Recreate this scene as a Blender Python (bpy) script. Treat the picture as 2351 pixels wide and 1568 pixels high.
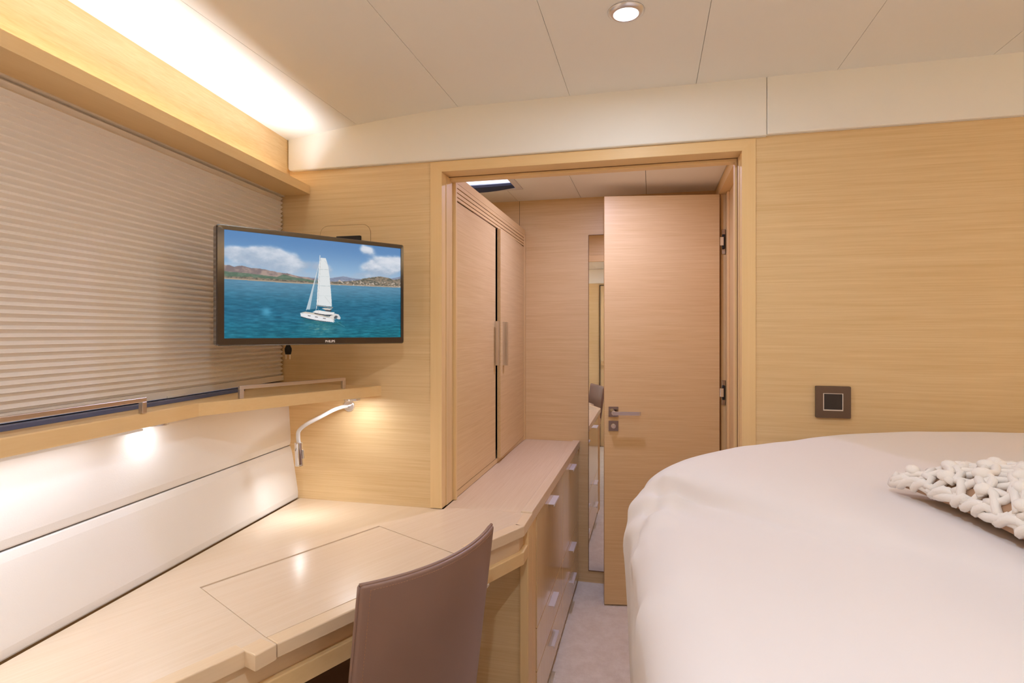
import bpy, bmesh, math, random
import numpy as np
from mathutils import Vector, Matrix, noise
random.seed(7)

# ------------------------------------------------------------------ camera, world, light
S = bpy.context.scene
C = S.collection
for o in list(bpy.data.objects):
    bpy.data.objects.remove(o, do_unlink=True)

CAM_A = math.radians(13.6)
cd = bpy.data.cameras.new('camera')
cd.sensor_width = 36.0
cd.lens = 36.0 * 1312 / 2351
cd.shift_y = -(784 - 762) / 2351
cd.clip_start = 0.02
cam = bpy.data.objects.new('camera', cd)
cam.location = (0, 0, 1.338)
cam.rotation_euler = (math.radians(90), 0, CAM_A)
C.objects.link(cam)
S.camera = cam

S.view_settings.view_transform = 'Standard'
S.view_settings.look = 'None'
S.view_settings.gamma = 1.0
S.view_settings.use_curve_mapping = False
EXPOSURE = 0.32
S.view_settings.exposure = EXPOSURE
S.cycles.use_denoising = True
S.cycles.max_bounces = 10
S.cycles.diffuse_bounces = 7
S.cycles.sample_clamp_indirect = 6.0

w = bpy.data.worlds.new('world')
S.world = w
w.use_nodes = True
w.node_tree.nodes['Background'].inputs[0].default_value = (0.30, 0.36, 0.60, 1)
w.node_tree.nodes['Background'].inputs[1].default_value = 0.5

P_DOWN = 3.3       # room downlights
P_CORR = 4.0        # corridor downlights
P_COVE = 4.0
P_PUCK = 0.8
P_STRIP = 1.0
P_LAMP = 0.16
COL_ROOM = (0.85, 0.97, 1.13)
COL_CORR = (0.88, 0.87, 1.32)
CEIL = 2.073
CEIL2 = 2.057

def area(name, loc, size, power, col, rot=(0, 0, 0), shape='DISK', sy=None, spread=math.pi):
    l = bpy.data.lights.new(name, 'AREA')
    l.shape = shape
    l.size = size
    if sy is not None:
        l.size_y = sy
    l.energy = power
    l.color = col
    l.spread = spread
    o = bpy.data.objects.new(name, l)
    o.location = loc
    o.rotation_euler = rot
    C.objects.link(o)
    return o

ROOM_DL = [(-0.054, 1.335), (-0.054, 0.15), (1.07, 0.45), (1.07, -0.25)]
DL_GAIN = [0.47, 1.9, 0.08, 0.65]
CORR_DL = [(-0.19, 2.42)]
for (x, y), g_ in zip(ROOM_DL, DL_GAIN):
    area('downlight_source', (x, y, CEIL - 0.0115), 0.05, P_DOWN * g_, COL_ROOM)
for x, y in CORR_DL[:1]:
    area('downlight_source', (x, y, CEIL2 - 0.0115), 0.05, P_CORR, COL_CORR)

# ------------------------------------------------------------------ helpers
def tag(o, label=None, cat=None, group=None, kind=None):
    if label: o['label'] = label
    if cat: o['category'] = cat
    if group: o['group'] = group
    if kind: o['kind'] = kind
    return o

def obj(name, bm, m, parent=None, smooth=False, origin=None):
    if origin is not None:
        bmesh.ops.translate(bm, verts=bm.verts, vec=-Vector(origin))
    me = bpy.data.meshes.new(name)
    bm.to_mesh(me)
    bm.free()
    if m: me.materials.append(m)
    if smooth:
        for p in me.polygons: p.use_smooth = True
    o = bpy.data.objects.new(name, me)
    C.objects.link(o)
    if origin is not None:
        o.location = origin
    if parent: o.parent = parent
    return o

def empty(name, label, cat, loc=(0, 0, 0), group=None, rz=0):
    o = bpy.data.objects.new(name, None)
    C.objects.link(o)
    o.location = loc
    o.rotation_euler = (0, 0, rz)
    o.empty_display_size = 0.05
    return tag(o, label, cat, group)

def box(bm, x0, x1, y0, y1, z0, z1, bev=0.0, seg=2):
    r = bmesh.ops.create_cube(bm, size=1.0)
    vs = r['verts']
    for v in vs:
        v.co = Vector(((x0 + x1) / 2 + v.co.x * (x1 - x0), (y0 + y1) / 2 + v.co.y * (y1 - y0), (z0 + z1) / 2 + v.co.z * (z1 - z0)))
    if bev > 0:
        es = set()
        for v in vs:
            for e in v.link_edges: es.add(e)
        bmesh.ops.bevel(bm, geom=list(es), offset=bev, segments=seg, profile=0.5, affect='EDGES')
    return bm

def B(*a, **k):
    return box(bmesh.new(), *a, **k)

def prism(bm, pts, z0, z1, bev=0.0):
    """polygon in XY extruded in z"""
    n = len(pts)
    lo = [bm.verts.new((p[0], p[1], z0)) for p in pts]
    hi = [bm.verts.new((p[0], p[1], z1)) for p in pts]
    fs = [bm.faces.new(lo[::-1]), bm.faces.new(hi)]
    for i in range(n):
        j = (i + 1) % n
        fs.append(bm.faces.new((lo[i], lo[j], hi[j], hi[i])))
    bmesh.ops.recalc_face_normals(bm, faces=fs)
    if bev > 0:
        es = set()
        for i in range(n):
            for e in hi[i].link_edges:
                if e.other_vert(hi[i]) in hi: es.add(e)
        bmesh.ops.bevel(bm, geom=list(es), offset=bev, segments=3, profile=0.5, affect='EDGES')
    return bm

def extr(bm, prof, p0, p1, closed=True):
    """profile of 3D points at p0 translated to p1 (Vector offset), capped"""
    off = Vector(p1) - Vector(p0)
    a = [bm.verts.new(Vector(p)) for p in prof]
    b = [bm.verts.new(Vector(p) + off) for p in prof]
    n = len(prof)
    fs = []
    for i in range(n if closed else n - 1):
        j = (i + 1) % n
        fs.append(bm.faces.new((a[i], a[j], b[j], b[i])))
    if closed:
        fs.append(bm.faces.new(a)); fs.append(bm.faces.new(b[::-1]))
    bmesh.ops.recalc_face_normals(bm, faces=fs)
    return bm

def cyl(bm, loc, r, depth, axis='Z', seg=32, r2=None, bev=0.0):
    res = bmesh.ops.create_cone(bm, cap_ends=True, segments=seg, radius1=r, radius2=r if r2 is None else r2, depth=depth)
    M = Matrix.Identity(4)
    if axis == 'Y': M = Matrix.Rotation(math.radians(90), 4, 'X')
    if axis == 'X': M = Matrix.Rotation(math.radians(90), 4, 'Y')
    M = Matrix.Translation(loc) @ M
    bmesh.ops.transform(bm, matrix=M, verts=res['verts'])
    if bev:
        es = set()
        for v in res['verts']:
            for e in v.link_edges:
                if len(e.link_faces) == 2 and any(len(f.verts) > 4 for f in e.link_faces): es.add(e)
        bmesh.ops.bevel(bm, geom=list(es), offset=bev, segments=2, profile=0.5, affect='EDGES')
    return bm

def lathe(bm, prof, seg=48, loc=(0, 0, 0)):
    rings = []
    for r, z in prof:
        if r < 1e-6:
            rings.append([bm.verts.new((loc[0], loc[1], loc[2] + z))])
        else:
            rings.append([bm.verts.new((loc[0] + r * math.cos(2 * math.pi * k / seg), loc[1] + r * math.sin(2 * math.pi * k / seg), loc[2] + z)) for k in range(seg)])
    for a, b in zip(rings, rings[1:]):
        for k in range(seg):
            k2 = (k + 1) % seg
            if len(a) == 1 and len(b) == 1: continue
            if len(a) == 1: bm.faces.new((a[0], b[k], b[k2]))
            elif len(b) == 1: bm.faces.new((a[k], b[0], a[k2]))
            else: bm.faces.new((a[k], b[k], b[k2], a[k2]))
    bmesh.ops.recalc_face_normals(bm, faces=bm.faces[:])
    return bm

def tube(bm, pts, r, seg=10, cap=True, flat=None):
    pts = [Vector(p) for p in pts]
    rings = []
    t = (pts[1] - pts[0]).normalized()
    up = Vector((0, 0, 1)) if abs(t.z) < 0.9 else Vector((1, 0, 0))
    nrm = t.cross(up).normalized()
    for i, p in enumerate(pts):
        a = pts[max(i - 1, 0)]; b = pts[min(i + 1, len(pts) - 1)]
        t = (b - a)
        t = t.normalized() if t.length > 1e-9 else Vector((0, 0, 1))
        nrm = (nrm - t * nrm.dot(t)).normalized()
        bn = t.cross(nrm)
        rr = r[i] if isinstance(r, (list, tuple)) else r
        rings.append([bm.verts.new(p + (nrm * math.cos(2 * math.pi * k / seg) + bn * math.sin(2 * math.pi * k / seg)) * rr) for k in range(seg)])
    for a, b in zip(rings, rings[1:]):
        for k in range(seg):
            bm.faces.new((a[k], a[(k + 1) % seg], b[(k + 1) % seg], b[k]))
    if cap:
        bm.faces.new(rings[0][::-1]); bm.faces.new(rings[-1])
    return bm

def catmull(pts, n=8):
    pts = [Vector(p) for p in pts]
    out = []
    P = [pts[0] * 2 - pts[1]] + pts + [pts[-1] * 2 - pts[-2]]
    for i in range(1, len(P) - 2):
        for k in range(n):
            t = k / n
            a, b, c, d = P[i - 1], P[i], P[i + 1], P[i + 2]
            out.append(0.5 * ((2 * b) + (c - a) * t + (2 * a - 5 * b + 4 * c - d) * t * t + (3 * b - a - 3 * c + d) * t ** 3))
    out.append(pts[-1])
    return out

# ------------------------------------------------------------------ materials
def mat(name, col, rough=0.5, metal=0.0, bump=None, coat=0.0, sheen=0.0, spec=0.5):
    m = bpy.data.materials.new(name)
    m.use_nodes = True
    b = m.node_tree.nodes['Principled BSDF']
    b.inputs['Base Color'].default_value = (*col, 1)
    b.inputs['Roughness'].default_value = rough
    b.inputs['Metallic'].default_value = metal
    b.inputs['Coat Weight'].default_value = coat
    b.inputs['Coat Roughness'].default_value = 0.12
    b.inputs['Sheen Weight'].default_value = sheen
    b.inputs['Specular IOR Level'].default_value = spec
    if bump:
        scale, strength, dist = bump
        nt = m.node_tree
        tc = nt.nodes.new('ShaderNodeTexCoord')
        nz = nt.nodes.new('ShaderNodeTexNoise')
        nz.inputs['Scale'].default_value = scale
        nz.inputs['Detail'].default_value = 4
        bp = nt.nodes.new('ShaderNodeBump')
        bp.inputs['Strength'].default_value = strength
        bp.inputs['Distance'].default_value = dist
        nt.links.new(tc.outputs['Object'], nz.inputs['Vector'])
        nt.links.new(nz.outputs['Fac'], bp.inputs['Height'])
        nt.links.new(bp.outputs['Normal'], b.inputs['Normal'])
    return m

def wood(name, light, dark, grain='X', rough=0.42, rz=0.0, coat=0.0, fine=1.0, contrast=1.0, spec=0.4):
    """fine straight-grained veneer; grain axis X, Y or Z in object space (rotated by rz about z first)"""
    m = bpy.data.materials.new(name)
    m.use_nodes = True
    nt = m.node_tree
    b = nt.nodes['Principled BSDF']
    b.inputs['Roughness'].default_value = rough
    b.inputs['Coat Weight'].default_value = coat
    b.inputs['Coat Roughness'].default_value = 0.10 if rough < 0.2 else 0.24
    b.inputs['Specular IOR Level'].default_value = spec
    tc = nt.nodes.new('ShaderNodeTexCoord')
    m0 = nt.nodes.new('ShaderNodeMapping')
    m0.inputs['Rotation'].default_value = (0, 0, rz)
    nt.links.new(tc.outputs['Object'], m0.inputs['Vector'])
    def layer(along, across, detail):
        mp = nt.nodes.new('ShaderNodeMapping')
        s = [across] * 3
        s['XYZ'.index(grain)] = along
        mp.inputs['Scale'].default_value = s
        nt.links.new(m0.outputs['Vector'], mp.inputs['Vector'])
        nz = nt.nodes.new('ShaderNodeTexNoise')
        nz.inputs['Scale'].default_value = 1.0
        nz.inputs['Detail'].default_value = detail
        nz.inputs['Roughness'].default_value = 0.6
        nt.links.new(mp.outputs['Vector'], nz.inputs['Vector'])
        return nz
    n1 = layer(5 * fine, 260 * fine, 3)
    n2 = layer(2.2 * fine, 80 * fine, 4)
    n3 = layer(0.6, 5, 2)
    a1 = nt.nodes.new('ShaderNodeMath'); a1.operation = 'MULTIPLY'; a1.inputs[1].default_value = 0.5
    a2 = nt.nodes.new('ShaderNodeMath'); a2.operation = 'MULTIPLY_ADD'; a2.inputs[1].default_value = 0.38
    a3 = nt.nodes.new('ShaderNodeMath'); a3.operation = 'MULTIPLY_ADD'; a3.inputs[1].default_value = 0.12
    nt.links.new(n1.outputs['Fac'], a1.inputs[0])
    nt.links.new(n2.outputs['Fac'], a2.inputs[0]); nt.links.new(a1.outputs[0], a2.inputs[2])
    nt.links.new(n3.outputs['Fac'], a3.inputs[0]); nt.links.new(a2.outputs[0], a3.inputs[2])
    r = nt.nodes.new('ShaderNodeValToRGB')
    h = 0.17 / contrast
    r.color_ramp.elements[0].position = 0.5 - h
    r.color_ramp.elements[0].color = (*dark, 1)
    r.color_ramp.elements[1].position = 0.5 + h * 0.7
    r.color_ramp.elements[1].color = (*light, 1)
    nt.links.new(a3.outputs[0], r.inputs['Fac'])
    nt.links.new(r.outputs['Color'], b.inputs['Base Color'])
    bp = nt.nodes.new('ShaderNodeBump')
    bp.inputs['Strength'].default_value = 0.12
    bp.inputs['Distance'].default_value = 0.0006
    nt.links.new(n1.outputs['Fac'], bp.inputs['Height'])
    nt.links.new(bp.outputs['Normal'], b.inputs['Normal'])
    return m

L1, D1 = (0.79, 0.59, 0.33), (0.68, 0.47, 0.225)      # veneer
L2, D2 = (0.84, 0.61, 0.32), (0.79, 0.55, 0.26)         # solid edgings, more orange
M = {}
M['veneer_x'] = wood('veneer_grain_x', L1, D1, 'X')
M['veneer_y'] = wood('veneer_grain_y', L1, D1, 'Y')
M['veneer_z'] = wood('veneer_grain_z', L1, D1, 'Z')
M['desk'] = wood('desk_veneer', (0.84, 0.70, 0.54), (0.77, 0.61, 0.43), 'Y', rough=0.32, rz=math.radians(24), spec=0.5, coat=0.7)
M['counter'] = wood('counter_veneer', (0.82, 0.67, 0.50), (0.73, 0.56, 0.39), 'Y', rough=0.30, spec=0.5)
M['gloss_z'] = wood('lacquered_veneer', L1, D1, 'Z', rough=0.16, coat=0.5)
M['solid_x'] = wood('solid_wood_x', L2, D2, 'X', fine=0.5, contrast=0.7)
M['solid_y'] = wood('solid_wood_y', L2, D2, 'Y', fine=0.5, contrast=0.7)
M['solid_z'] = wood('solid_wood_z', L2, D2, 'Z', fine=0.5, contrast=0.7)
M['desk_edge'] = wood('desk_edge_wood', (0.82, 0.65, 0.45), (0.77, 0.58, 0.37), 'Y', rz=math.radians(24), fine=0.5, contrast=0.6, rough=0.32)
M['cream'] = mat('cream_leatherette', (0.88, 0.86, 0.80), 0.6, bump=(900, 0.08, 0.0005))
M['pad'] = mat('white_suede', (0.86, 0.83, 0.80), 0.9, bump=(420, 0.25, 0.0008), sheen=0.3)
M['blind'] = mat('pleated_fabric', (0.86, 0.79, 0.71), 0.85, bump=(700, 0.1, 0.0004))
M['rail_white'] = mat('white_aluminium', (0.78, 0.72, 0.64), 0.4)
M['steel'] = mat('brushed_nickel', (0.72, 0.66, 0.60), 0.3, 1.0)
M['pull'] = mat('satin_pull', (0.72, 0.70, 0.74), 0.42, 0.25)
M['silver'] = mat('satin_silver', (0.83, 0.82, 0.84), 0.28, 1.0)
M['chrome'] = mat('chrome', (0.86, 0.85, 0.86), 0.06, 1.0)
M['darkmetal'] = mat('dark_chrome', (0.42, 0.36, 0.33), 0.12, 1.0)
M['black'] = mat('black', (0.008, 0.007, 0.006), 0.6)
M['gap'] = mat('dark_joint', (0.05, 0.028, 0.014), 0.9)
M['groove'] = mat('brown_joint', (0.22, 0.11, 0.045), 0.9)
M['bezel'] = mat('glossy_brown_black_plastic', (0.035, 0.022, 0.017), 0.12, coat=0.6)
M['white_rubber'] = mat('white_silicone_hose', (0.75, 0.75, 0.76), 0.35)
M['blue'] = mat('dusk_blue_grey', (0.10, 0.12, 0.22), 0.5)  # blue of the dusk light, put into the colour
M['carpet'] = mat('carpet', (0.66, 0.55, 0.50), 1.0, bump=(260, 0.9, 0.004), sheen=0.4)
M['duvet'] = mat('cotton_percale', (0.77, 0.705, 0.68), 0.85, bump=(1500, 0.05, 0.0003), sheen=0.15)
M['mattress'] = mat('mattress_ticking', (0.75, 0.70, 0.66), 0.9)
M['leather'] = mat('brown_leather', (0.265, 0.158, 0.120), 0.36, bump=(380, 0.18, 0.0006), spec=0.6)
M['thread'] = mat('tan_thread', (0.40, 0.22, 0.13), 0.8)
M['cord'] = mat('ivory_cotton_cord', (0.86, 0.80, 0.74), 0.95, bump=(900, 0.5, 0.0008))
M['cushion'] = mat('tan_cushion_lining', (0.42, 0.25, 0.15), 0.95)
M['taupe'] = mat('taupe_metal_plate', (0.17, 0.115, 0.085), 0.4, 0.6)
M['rocker'] = mat('dark_rocker', (0.035, 0.025, 0.022), 0.35)
M['ivory'] = mat('ivory_ring', (0.75, 0.66, 0.58), 0.35)
M['mirror'] = mat('mirror_silvering', (0.88, 0.86, 0.84), 0.015, 1.0)
M['navy'] = mat('navy_pleated_shade', (0.055, 0.065, 0.12), 0.8)

def carpet_nodes():
    nt = M['carpet'].node_tree
    b = nt.nodes['Principled BSDF']
    tc = nt.nodes.new('ShaderNodeTexCoord')
    n1 = nt.nodes.new('ShaderNodeTexNoise'); n1.inputs['Scale'].default_value = 14; n1.inputs['Detail'].default_value = 8; n1.inputs['Roughness'].default_value = 0.75
    r = nt.nodes.new('ShaderNodeValToRGB')
    r.color_ramp.elements[0].position = 0.35; r.color_ramp.elements[0].color = (0.83, 0.74, 0.64, 1)
    r.color_ramp.elements[1].position = 0.62; r.color_ramp.elements[1].color = (0.96, 0.89, 0.80, 1)
    nt.links.new(tc.outputs['Object'], n1.inputs['Vector'])
    nt.links.new(n1.outputs['Fac'], r.inputs['Fac'])
    nt.links.new(r.outputs['Color'], b.inputs['Base Color'])
carpet_nodes()

def emit(name, col, strength):
    m = bpy.data.materials.new(name)
    m.use_nodes = True
    nt = m.node_tree
    nt.nodes.clear()
    e = nt.nodes.new('ShaderNodeEmission')
    e.inputs[0].default_value = (*col, 1); e.inputs[1].default_value = strength
    o = nt.nodes.new('ShaderNodeOutputMaterial')
    nt.links.new(e.outputs[0], o.inputs[0])
    return m
M['lens'] = emit('lamp_lens', (0.95, 0.96, 1.0), 6.0)
M['led'] = emit('led_strip', (1.0, 0.93, 0.80), 5.0)
M['shade_lit'] = mat('backlit_white_shade', (0.75, 0.78, 0.92), 0.8)
_b = M['shade_lit'].node_tree.nodes['Principled BSDF']; _b.inputs['Emission Color'].default_value = (0.70, 0.78, 1.0, 1); _b.inputs['Emission Strength'].default_value = 1.1
M['skylight'] = emit('skylight_pane', (0.62, 0.72, 1.0), 1.6)

# ------------------------------------------------------------------ the shell
HX = 0.0892                       # the hull side leans in towards the camera: dX per metre
def hull(x0, y):                  # a line of the hull side: x at the back wall -> x at y
    return x0 + HX * (1.79 - y)
YR = -0.60                        # rear wall
XR = 2.30                         # right wall
YB = 1.79                         # back wall face
YF = 3.066                        # corridor end wall

fl = obj('floor', B(-1.9, XR + .1, YR - .1, YF + .1, -0.05, 0.0), M['carpet']); tag(fl, kind='structure')

# back wall, three veneer pieces around the opening
wb = obj('wall_back', B(-0.712, 0.299, YB, YB + .10, 1.905, 2.12), M['veneer_x']); tag(wb, kind='structure')
obj('veneer_panel', B(-1.45, -0.7125, YB, YB + .10, 0.0, 2.12), M['veneer_x'], wb)
obj('veneer_panel', B(0.2995, XR, YB, YB + .10, 0.0, 2.12), M['veneer_x'], wb)

# cream valance on the back wall, two lengths
def round_rect_y(x0, x1, z0, z1, y0, y1, rads, seg=8, bev=0.004):
    """rounded rectangle in XZ extruded in Y; rads = (bl, br, tr, tl)"""
    pts = []
    for (cx, cz, sx, sz, r, a0) in ((x0, z0, 1, 1, rads[0], 180), (x1, z0, -1, 1, rads[1], 270), (x1, z1, -1, -1, rads[2], 0), (x0, z1, 1, -1, rads[3], 90)):
        if r <= 0: pts.append((cx, cz)); continue
        for k in range(seg + 1):
            a = math.radians(a0 + 90 * k / seg)
            pts.append((cx + sx * r + r * math.cos(a), cz + sz * r + r * math.sin(a)))
    bm = bmesh.new()
    f = [bm.verts.new((p[0], y0, p[1])) for p in pts]
    bk = [bm.verts.new((p[0], y1, p[1])) for p in pts]
    n = len(pts)
    fs = [bm.faces.new(f), bm.faces.new(bk[::-1])]
    for i in range(n):
        j = (i + 1) % n
        fs.append(bm.faces.new((f[i], bk[i], bk[j], f[j])))
    bmesh.ops.recalc_face_normals(bm, faces=fs)
    if bev:
        es = [e for e in bm.edges if e.verts[0] in f and e.verts[1] in f]
        bmesh.ops.bevel(bm, geom=es, offset=bev, segments=3, profile=0.5, affect='EDGES')
    return bm

val = obj('trim_1', round_rect_y(-1.243, 0.3267, 1.905, 2.10, YB - .016, YB, (0.012, 0.0, 0, 0)), M['cream'])
tag(val, 'cream padded valance over the doorway and the desk corner', kind='structure')
val2 = obj('trim_2', round_rect_y(0.3277, XR, 1.908, 2.10, YB - .016, YB, (0, 0, 0, 0)), M['cream'])
tag(val2, 'cream padded valance over the wall above the bed', kind='structure')

# opening frame (casing, lining, stop bead)
fr = obj('trim_3', B(-0.712, 0.299, YB - .003, YB + .10, 1.869, 1.9045, bev=.0015), M['solid_x'])
tag(fr, 'pale wood frame around the corridor opening', kind='structure')
def casing(xo, xi, z0):
    bm = bmesh.new()
    extr(bm, [(xo, YB - .0035, z0), (xi, YB - .0035, z0), (xi, YB - .0035, 1.868), (xo, YB - .0035, 1.9045)], (0, 0, 0), (0, .1035, 0))
    return bm
obj('casing', casing(-0.712, -0.672, 0.752), M['solid_z'], fr)
obj('casing', casing(0.299, 0.261, 0.0), M['solid_z'], fr)
obj('lining', B(-0.672, -0.6695, YB + .035, YB + .10, 0.752, 1.866), M['veneer_z'], fr)
obj('lining', B(0.2585, 0.261, YB + .035, YB + .10, 0.0, 1.866), M['veneer_z'], fr)
obj('stop_bead', B(-0.6695, 0.2585, YB + .068, YB + .10, 1.858, 1.869), M['solid_x'], fr)
obj('stop_bead', B(0.2515, 0.2585, YB + .068, YB + .10, 0.0, 1.858), M['solid_z'], fr)
obj('joint_line', B(-0.672, 0.261, YB + .064, YB + .068, 1.8675, 1.8695), M['groove'], fr)
obj('joint_line', B(0.2575, 0.2585, YB + .060, YB + .068, 0.0, 1.8675), M['groove'], fr)

# ceiling panels of the cabin (run front to back); profile drops towards the hull
def cz(x):
    if x >= -0.61: return CEIL
    if x >= -0.974: return CEIL - 0.027 * ((-0.61 - x) / 0.364) ** 1.3
    return 2.046 - 0.031 * ((-0.974 - x) / 0.273)
ce = obj('ceiling', B(-1.6, XR + .1, YR - .1, YB + .1, 2.13, 2.16), M['gap']); tag(ce, kind='structure')
seams = [-1.30, -0.974, -0.61, -0.244, 0.132, 0.51, 0.884, 1.258, 1.632, 2.006, XR]
for a, b in zip(seams, seams[1:]):
    g = 0.0006
    xs = [a + g + (b - a - 2 * g) * k / 6 for k in range(7)]
    prof = [(x, YR, cz(x)) for x in xs] + [(x, YR, cz(x) + .022) for x in xs[::-1]]
    bm = extr(bmesh.new(), prof, (0, YR, 0), (0, YB - .0005, 0))
    obj('panel', bm, M['cream'], ce)
# seams' shadow gap backing
obj('backing_board', B(-1.3, XR, YR, YB, 2.101, 2.105), M['gap'], ce)

# corridor ceiling
ce2 = obj('ceiling_corridor', B(-1.3, 0.5, YB + .1, YF + .1, 2.13, 2.16), M['gap']); tag(ce2, kind='structure')
HXa, HXb, HYa, HYb = -1.02, -0.651, 2.28, 2.775       # hatch opening
for x0, x1, y0, y1 in ((-0.7055, -0.3625, HYb + .03, YF), (-0.621, -0.3625, YB + .10, HYb + .03), (-0.3605, -0.021, YB + .1, YF), (-0.019, 0.32, YB + .1, YF), (0.322, 0.44, YB + .1, YF),
                       (-1.15, -0.7075, HYb + .03, YF), (-1.15, -0.621, YB + .1, HYa - .03), (-1.15, HXa - .03, HYa - .03, HYb + .03)):
    obj('panel', B(x0, x1, y0, y1, CEIL2, CEIL2 + .02), M['cream'], ce2)
hatch = empty('roof_hatch', 'white framed roof hatch with blue daylight and navy pleated shade in the corridor ceiling', 'skylight', ((HXa + HXb) / 2, (HYa + HYb) / 2, CEIL2))
def hb(*a, **k):
    bm = box(bmesh.new(), *a, **k)
    bmesh.ops.translate(bm, verts=bm.verts, vec=-hatch.location)
    return bm
ring = bmesh.new()
for a in ((HXa - .03, HXb + .03, HYb, HYb + .03), (HXa - .03, HXb + .03, HYa - .03, HYa), (HXa - .03, HXa, HYa, HYb), (HXb, HXb + .03, HYa, HYb)):
    box(ring, *a, CEIL2 - .004, CEIL2 + .05)
bmesh.ops.translate(ring, verts=ring.verts, vec=-hatch.location)
obj('hatch_frame', ring, mat('hatch_white', (0.72, 0.68, 0.66), 0.5), hatch)
obj('pane', hb(HXa, HXb, HYa, HYb, CEIL2 + .045, CEIL2 + .05), M['skylight'], hatch)
sh = bmesh.new()
prev = None
for k in range(29):
    y = HYb - .071 - k * .014; z = CEIL2 + (.006 if k % 2 else .018)
    row = [sh.verts.new((x - hatch.location.x, y - hatch.location.y, z - hatch.location.z)) for x in (HXa + .004, HXb - .004)]
    if prev: sh.faces.new((prev[0], prev[1], row[1], row[0]))
    prev = row
obj('white_shade', sh, M['shade_lit'], hatch)
sh = bmesh.new(); prev = None
for k in range(15):
    y = HYb - .004 - k * .0046
    row = []
    for j in range(9):
        u = j / 8
        x = HXa + .004 + (HXb - HXa - .008) * u
        z = CEIL2 + (-.002 if k % 2 else .008) - .016 * math.sin(math.pi * u) * (1 - k / 16)
        row.append(sh.verts.new((x - hatch.location.x, y - hatch.location.y, z - hatch.location.z)))
    if prev:
        for j in range(8): sh.faces.new((prev[j], prev[j + 1], row[j + 1], row[j]))
    prev = row
obj('navy_shade', sh, M['navy'], hatch)

# corridor end wall, with the narrow mirror
wf = obj('wall_corridor_end', B(-0.6985, 0.46, YF, YF + .1, 0, 2.12), M['veneer_x']); tag(wf, kind='structure')
obj('veneer_panel', B(-1.3, -0.7005, YF, YF + .1, 0, 2.12), M['veneer_x'], wf)
obj('joint_strip', B(-0.7005, -0.6985, YF + .002, YF + .1, 0, 2.12), M['gap'], wf)
mir = empty('wall_mirror', 'tall narrow frameless mirror on the corridor end wall beside the open door', 'mirror', (-0.16, YF, 0.06))
bm = B(-0.319 + .16, 0.16, -.002, 0, 0.005, 1.793)
obj('glass', bm, M['mirror'], mir)
bm = bmesh.new()
box(bm, -0.3215 + .16, -0.319 + .16, -.0035, 0, 0.002, 1.796)
box(bm, -0.319 + .16, 0.16, -.0035, 0, 1.793, 1.796)
box(bm, -0.319 + .16, 0.16, -.0035, 0, 0.002, 0.005)
obj('edge_strip', bm, M['groove'], mir)

# corridor side walls
wl2 = obj('wall_corridor_left', B(-1.25, -1.15, YB + .1, YF, 0, 2.12), M['veneer_y']); tag(wl2, kind='structure')
wr2 = obj('wall_corridor_right', B(0.364, 0.46, YB + .1, YF, 0, 2.12), M['veneer_z']); tag(wr2, kind='structure')
tr = obj('trim_4', B(0.322, 0.364, YB + .10, YF - .001, 2.003, CEIL2), M['solid_y']); tag(tr, 'wooden head lining above the open door', kind='structure')
jb = obj('trim_5', B(0.334, 0.364, 2.925, YF - .001, 0, 2.003), M['solid_z']); tag(jb, 'wooden door jamb carrying the hinges', kind='structure')
obj('door_seal', B(0.356, 0.364, 2.915, 2.925, 0, 2.003), M['black'], jb)
obj('stop_bead', B(0.354, 0.364, 2.86, 2.905, 0, 2.003, bev=.002), M['solid_z'], jb)

# ------------------------------------------------------------------ hull side
def hslab(bm, prof, y0=YB, y1=YR):
    """prof = list of (x at the back wall, z); swept along the hull direction"""
    return extr(bm, [(x, YB, z) for x, z in prof], (0, YB, 0), (HX * (YB - y1), y1, 0)) if y0 == YB else \
        extr(bm, [(hull(x, y0), y0, z) for x, z in prof], (hull(0, y0), y0, 0), (hull(0, y1), y1, 0))

wl = obj('wall_left', hslab(bmesh.new(), [(-1.32, 1.8345), (-1.32, 2.12), (-1.247, 2.12), (-1.247, 1.8345)]), M['veneer_y'])
tag(wl, kind='structure')
obj('lower_wall', hslab(bmesh.new(), [(-1.40, 0), (-1.40, 1.12), (-1.29, 1.12), (-1.29, 0.0)]), M['veneer_y'], wl)
# window behind the blind
wn = obj('window_1', hslab(bmesh.new(), [(-1.345, 1.156), (-1.345, 1.82), (-1.335, 1.82), (-1.335, 1.156)]), mat('night_window_glass', (0.02, 0.03, 0.06), 0.05)); tag(wn, kind='structure')
obj('dusk_blue_strip', hslab(bmesh.new(), [(-1.262, 1.1555), (-1.262, 1.164), (-1.2405, 1.164), (-1.2405, 1.1555)], 1.52), M['blue'], wn)  # added strip, its blue stands in for dusk light at the sill

# pelmet beam with cove light
bp = hslab(bmesh.new(), [(-1.30, 1.823), (-1.1655, 1.823), (-1.1655, 1.853), (-1.172, 1.853), (-1.172, 1.833), (-1.2475, 1.833), (-1.2475, 1.829), (-1.30, 1.829)])
beam = obj('pelmet_beam', bp, M['solid_y'])
tag(beam, 'long pale wood pelmet beam above the pleated window blind', 'beam')
strip_l = obj('led_strip', hslab(bmesh.new(), [(-1.184, 1.8335), (-1.184, 1.8365), (-1.176, 1.8365), (-1.176, 1.8335)], 1.69), M['led'], beam)
ymid, ylen = (1.69 + YR) / 2, 1.69 - YR
co = area('cove_source', (hull(-1.1805, ymid), ymid, 1.8385), 0.008, P_COVE, (0.90, 0.96, 1.06), (math.pi, 0, 0), 'RECTANGLE', ylen)
co.rotation_euler = Matrix.Rotation(math.atan(HX), 3, 'Z').to_euler()
co.rotation_euler = (Matrix.Rotation(math.atan(HX), 3, 'Z') @ Matrix.Rotation(math.radians(180 + 27), 3, 'Y')).to_euler()
co.data.spread = math.radians(125)

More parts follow.
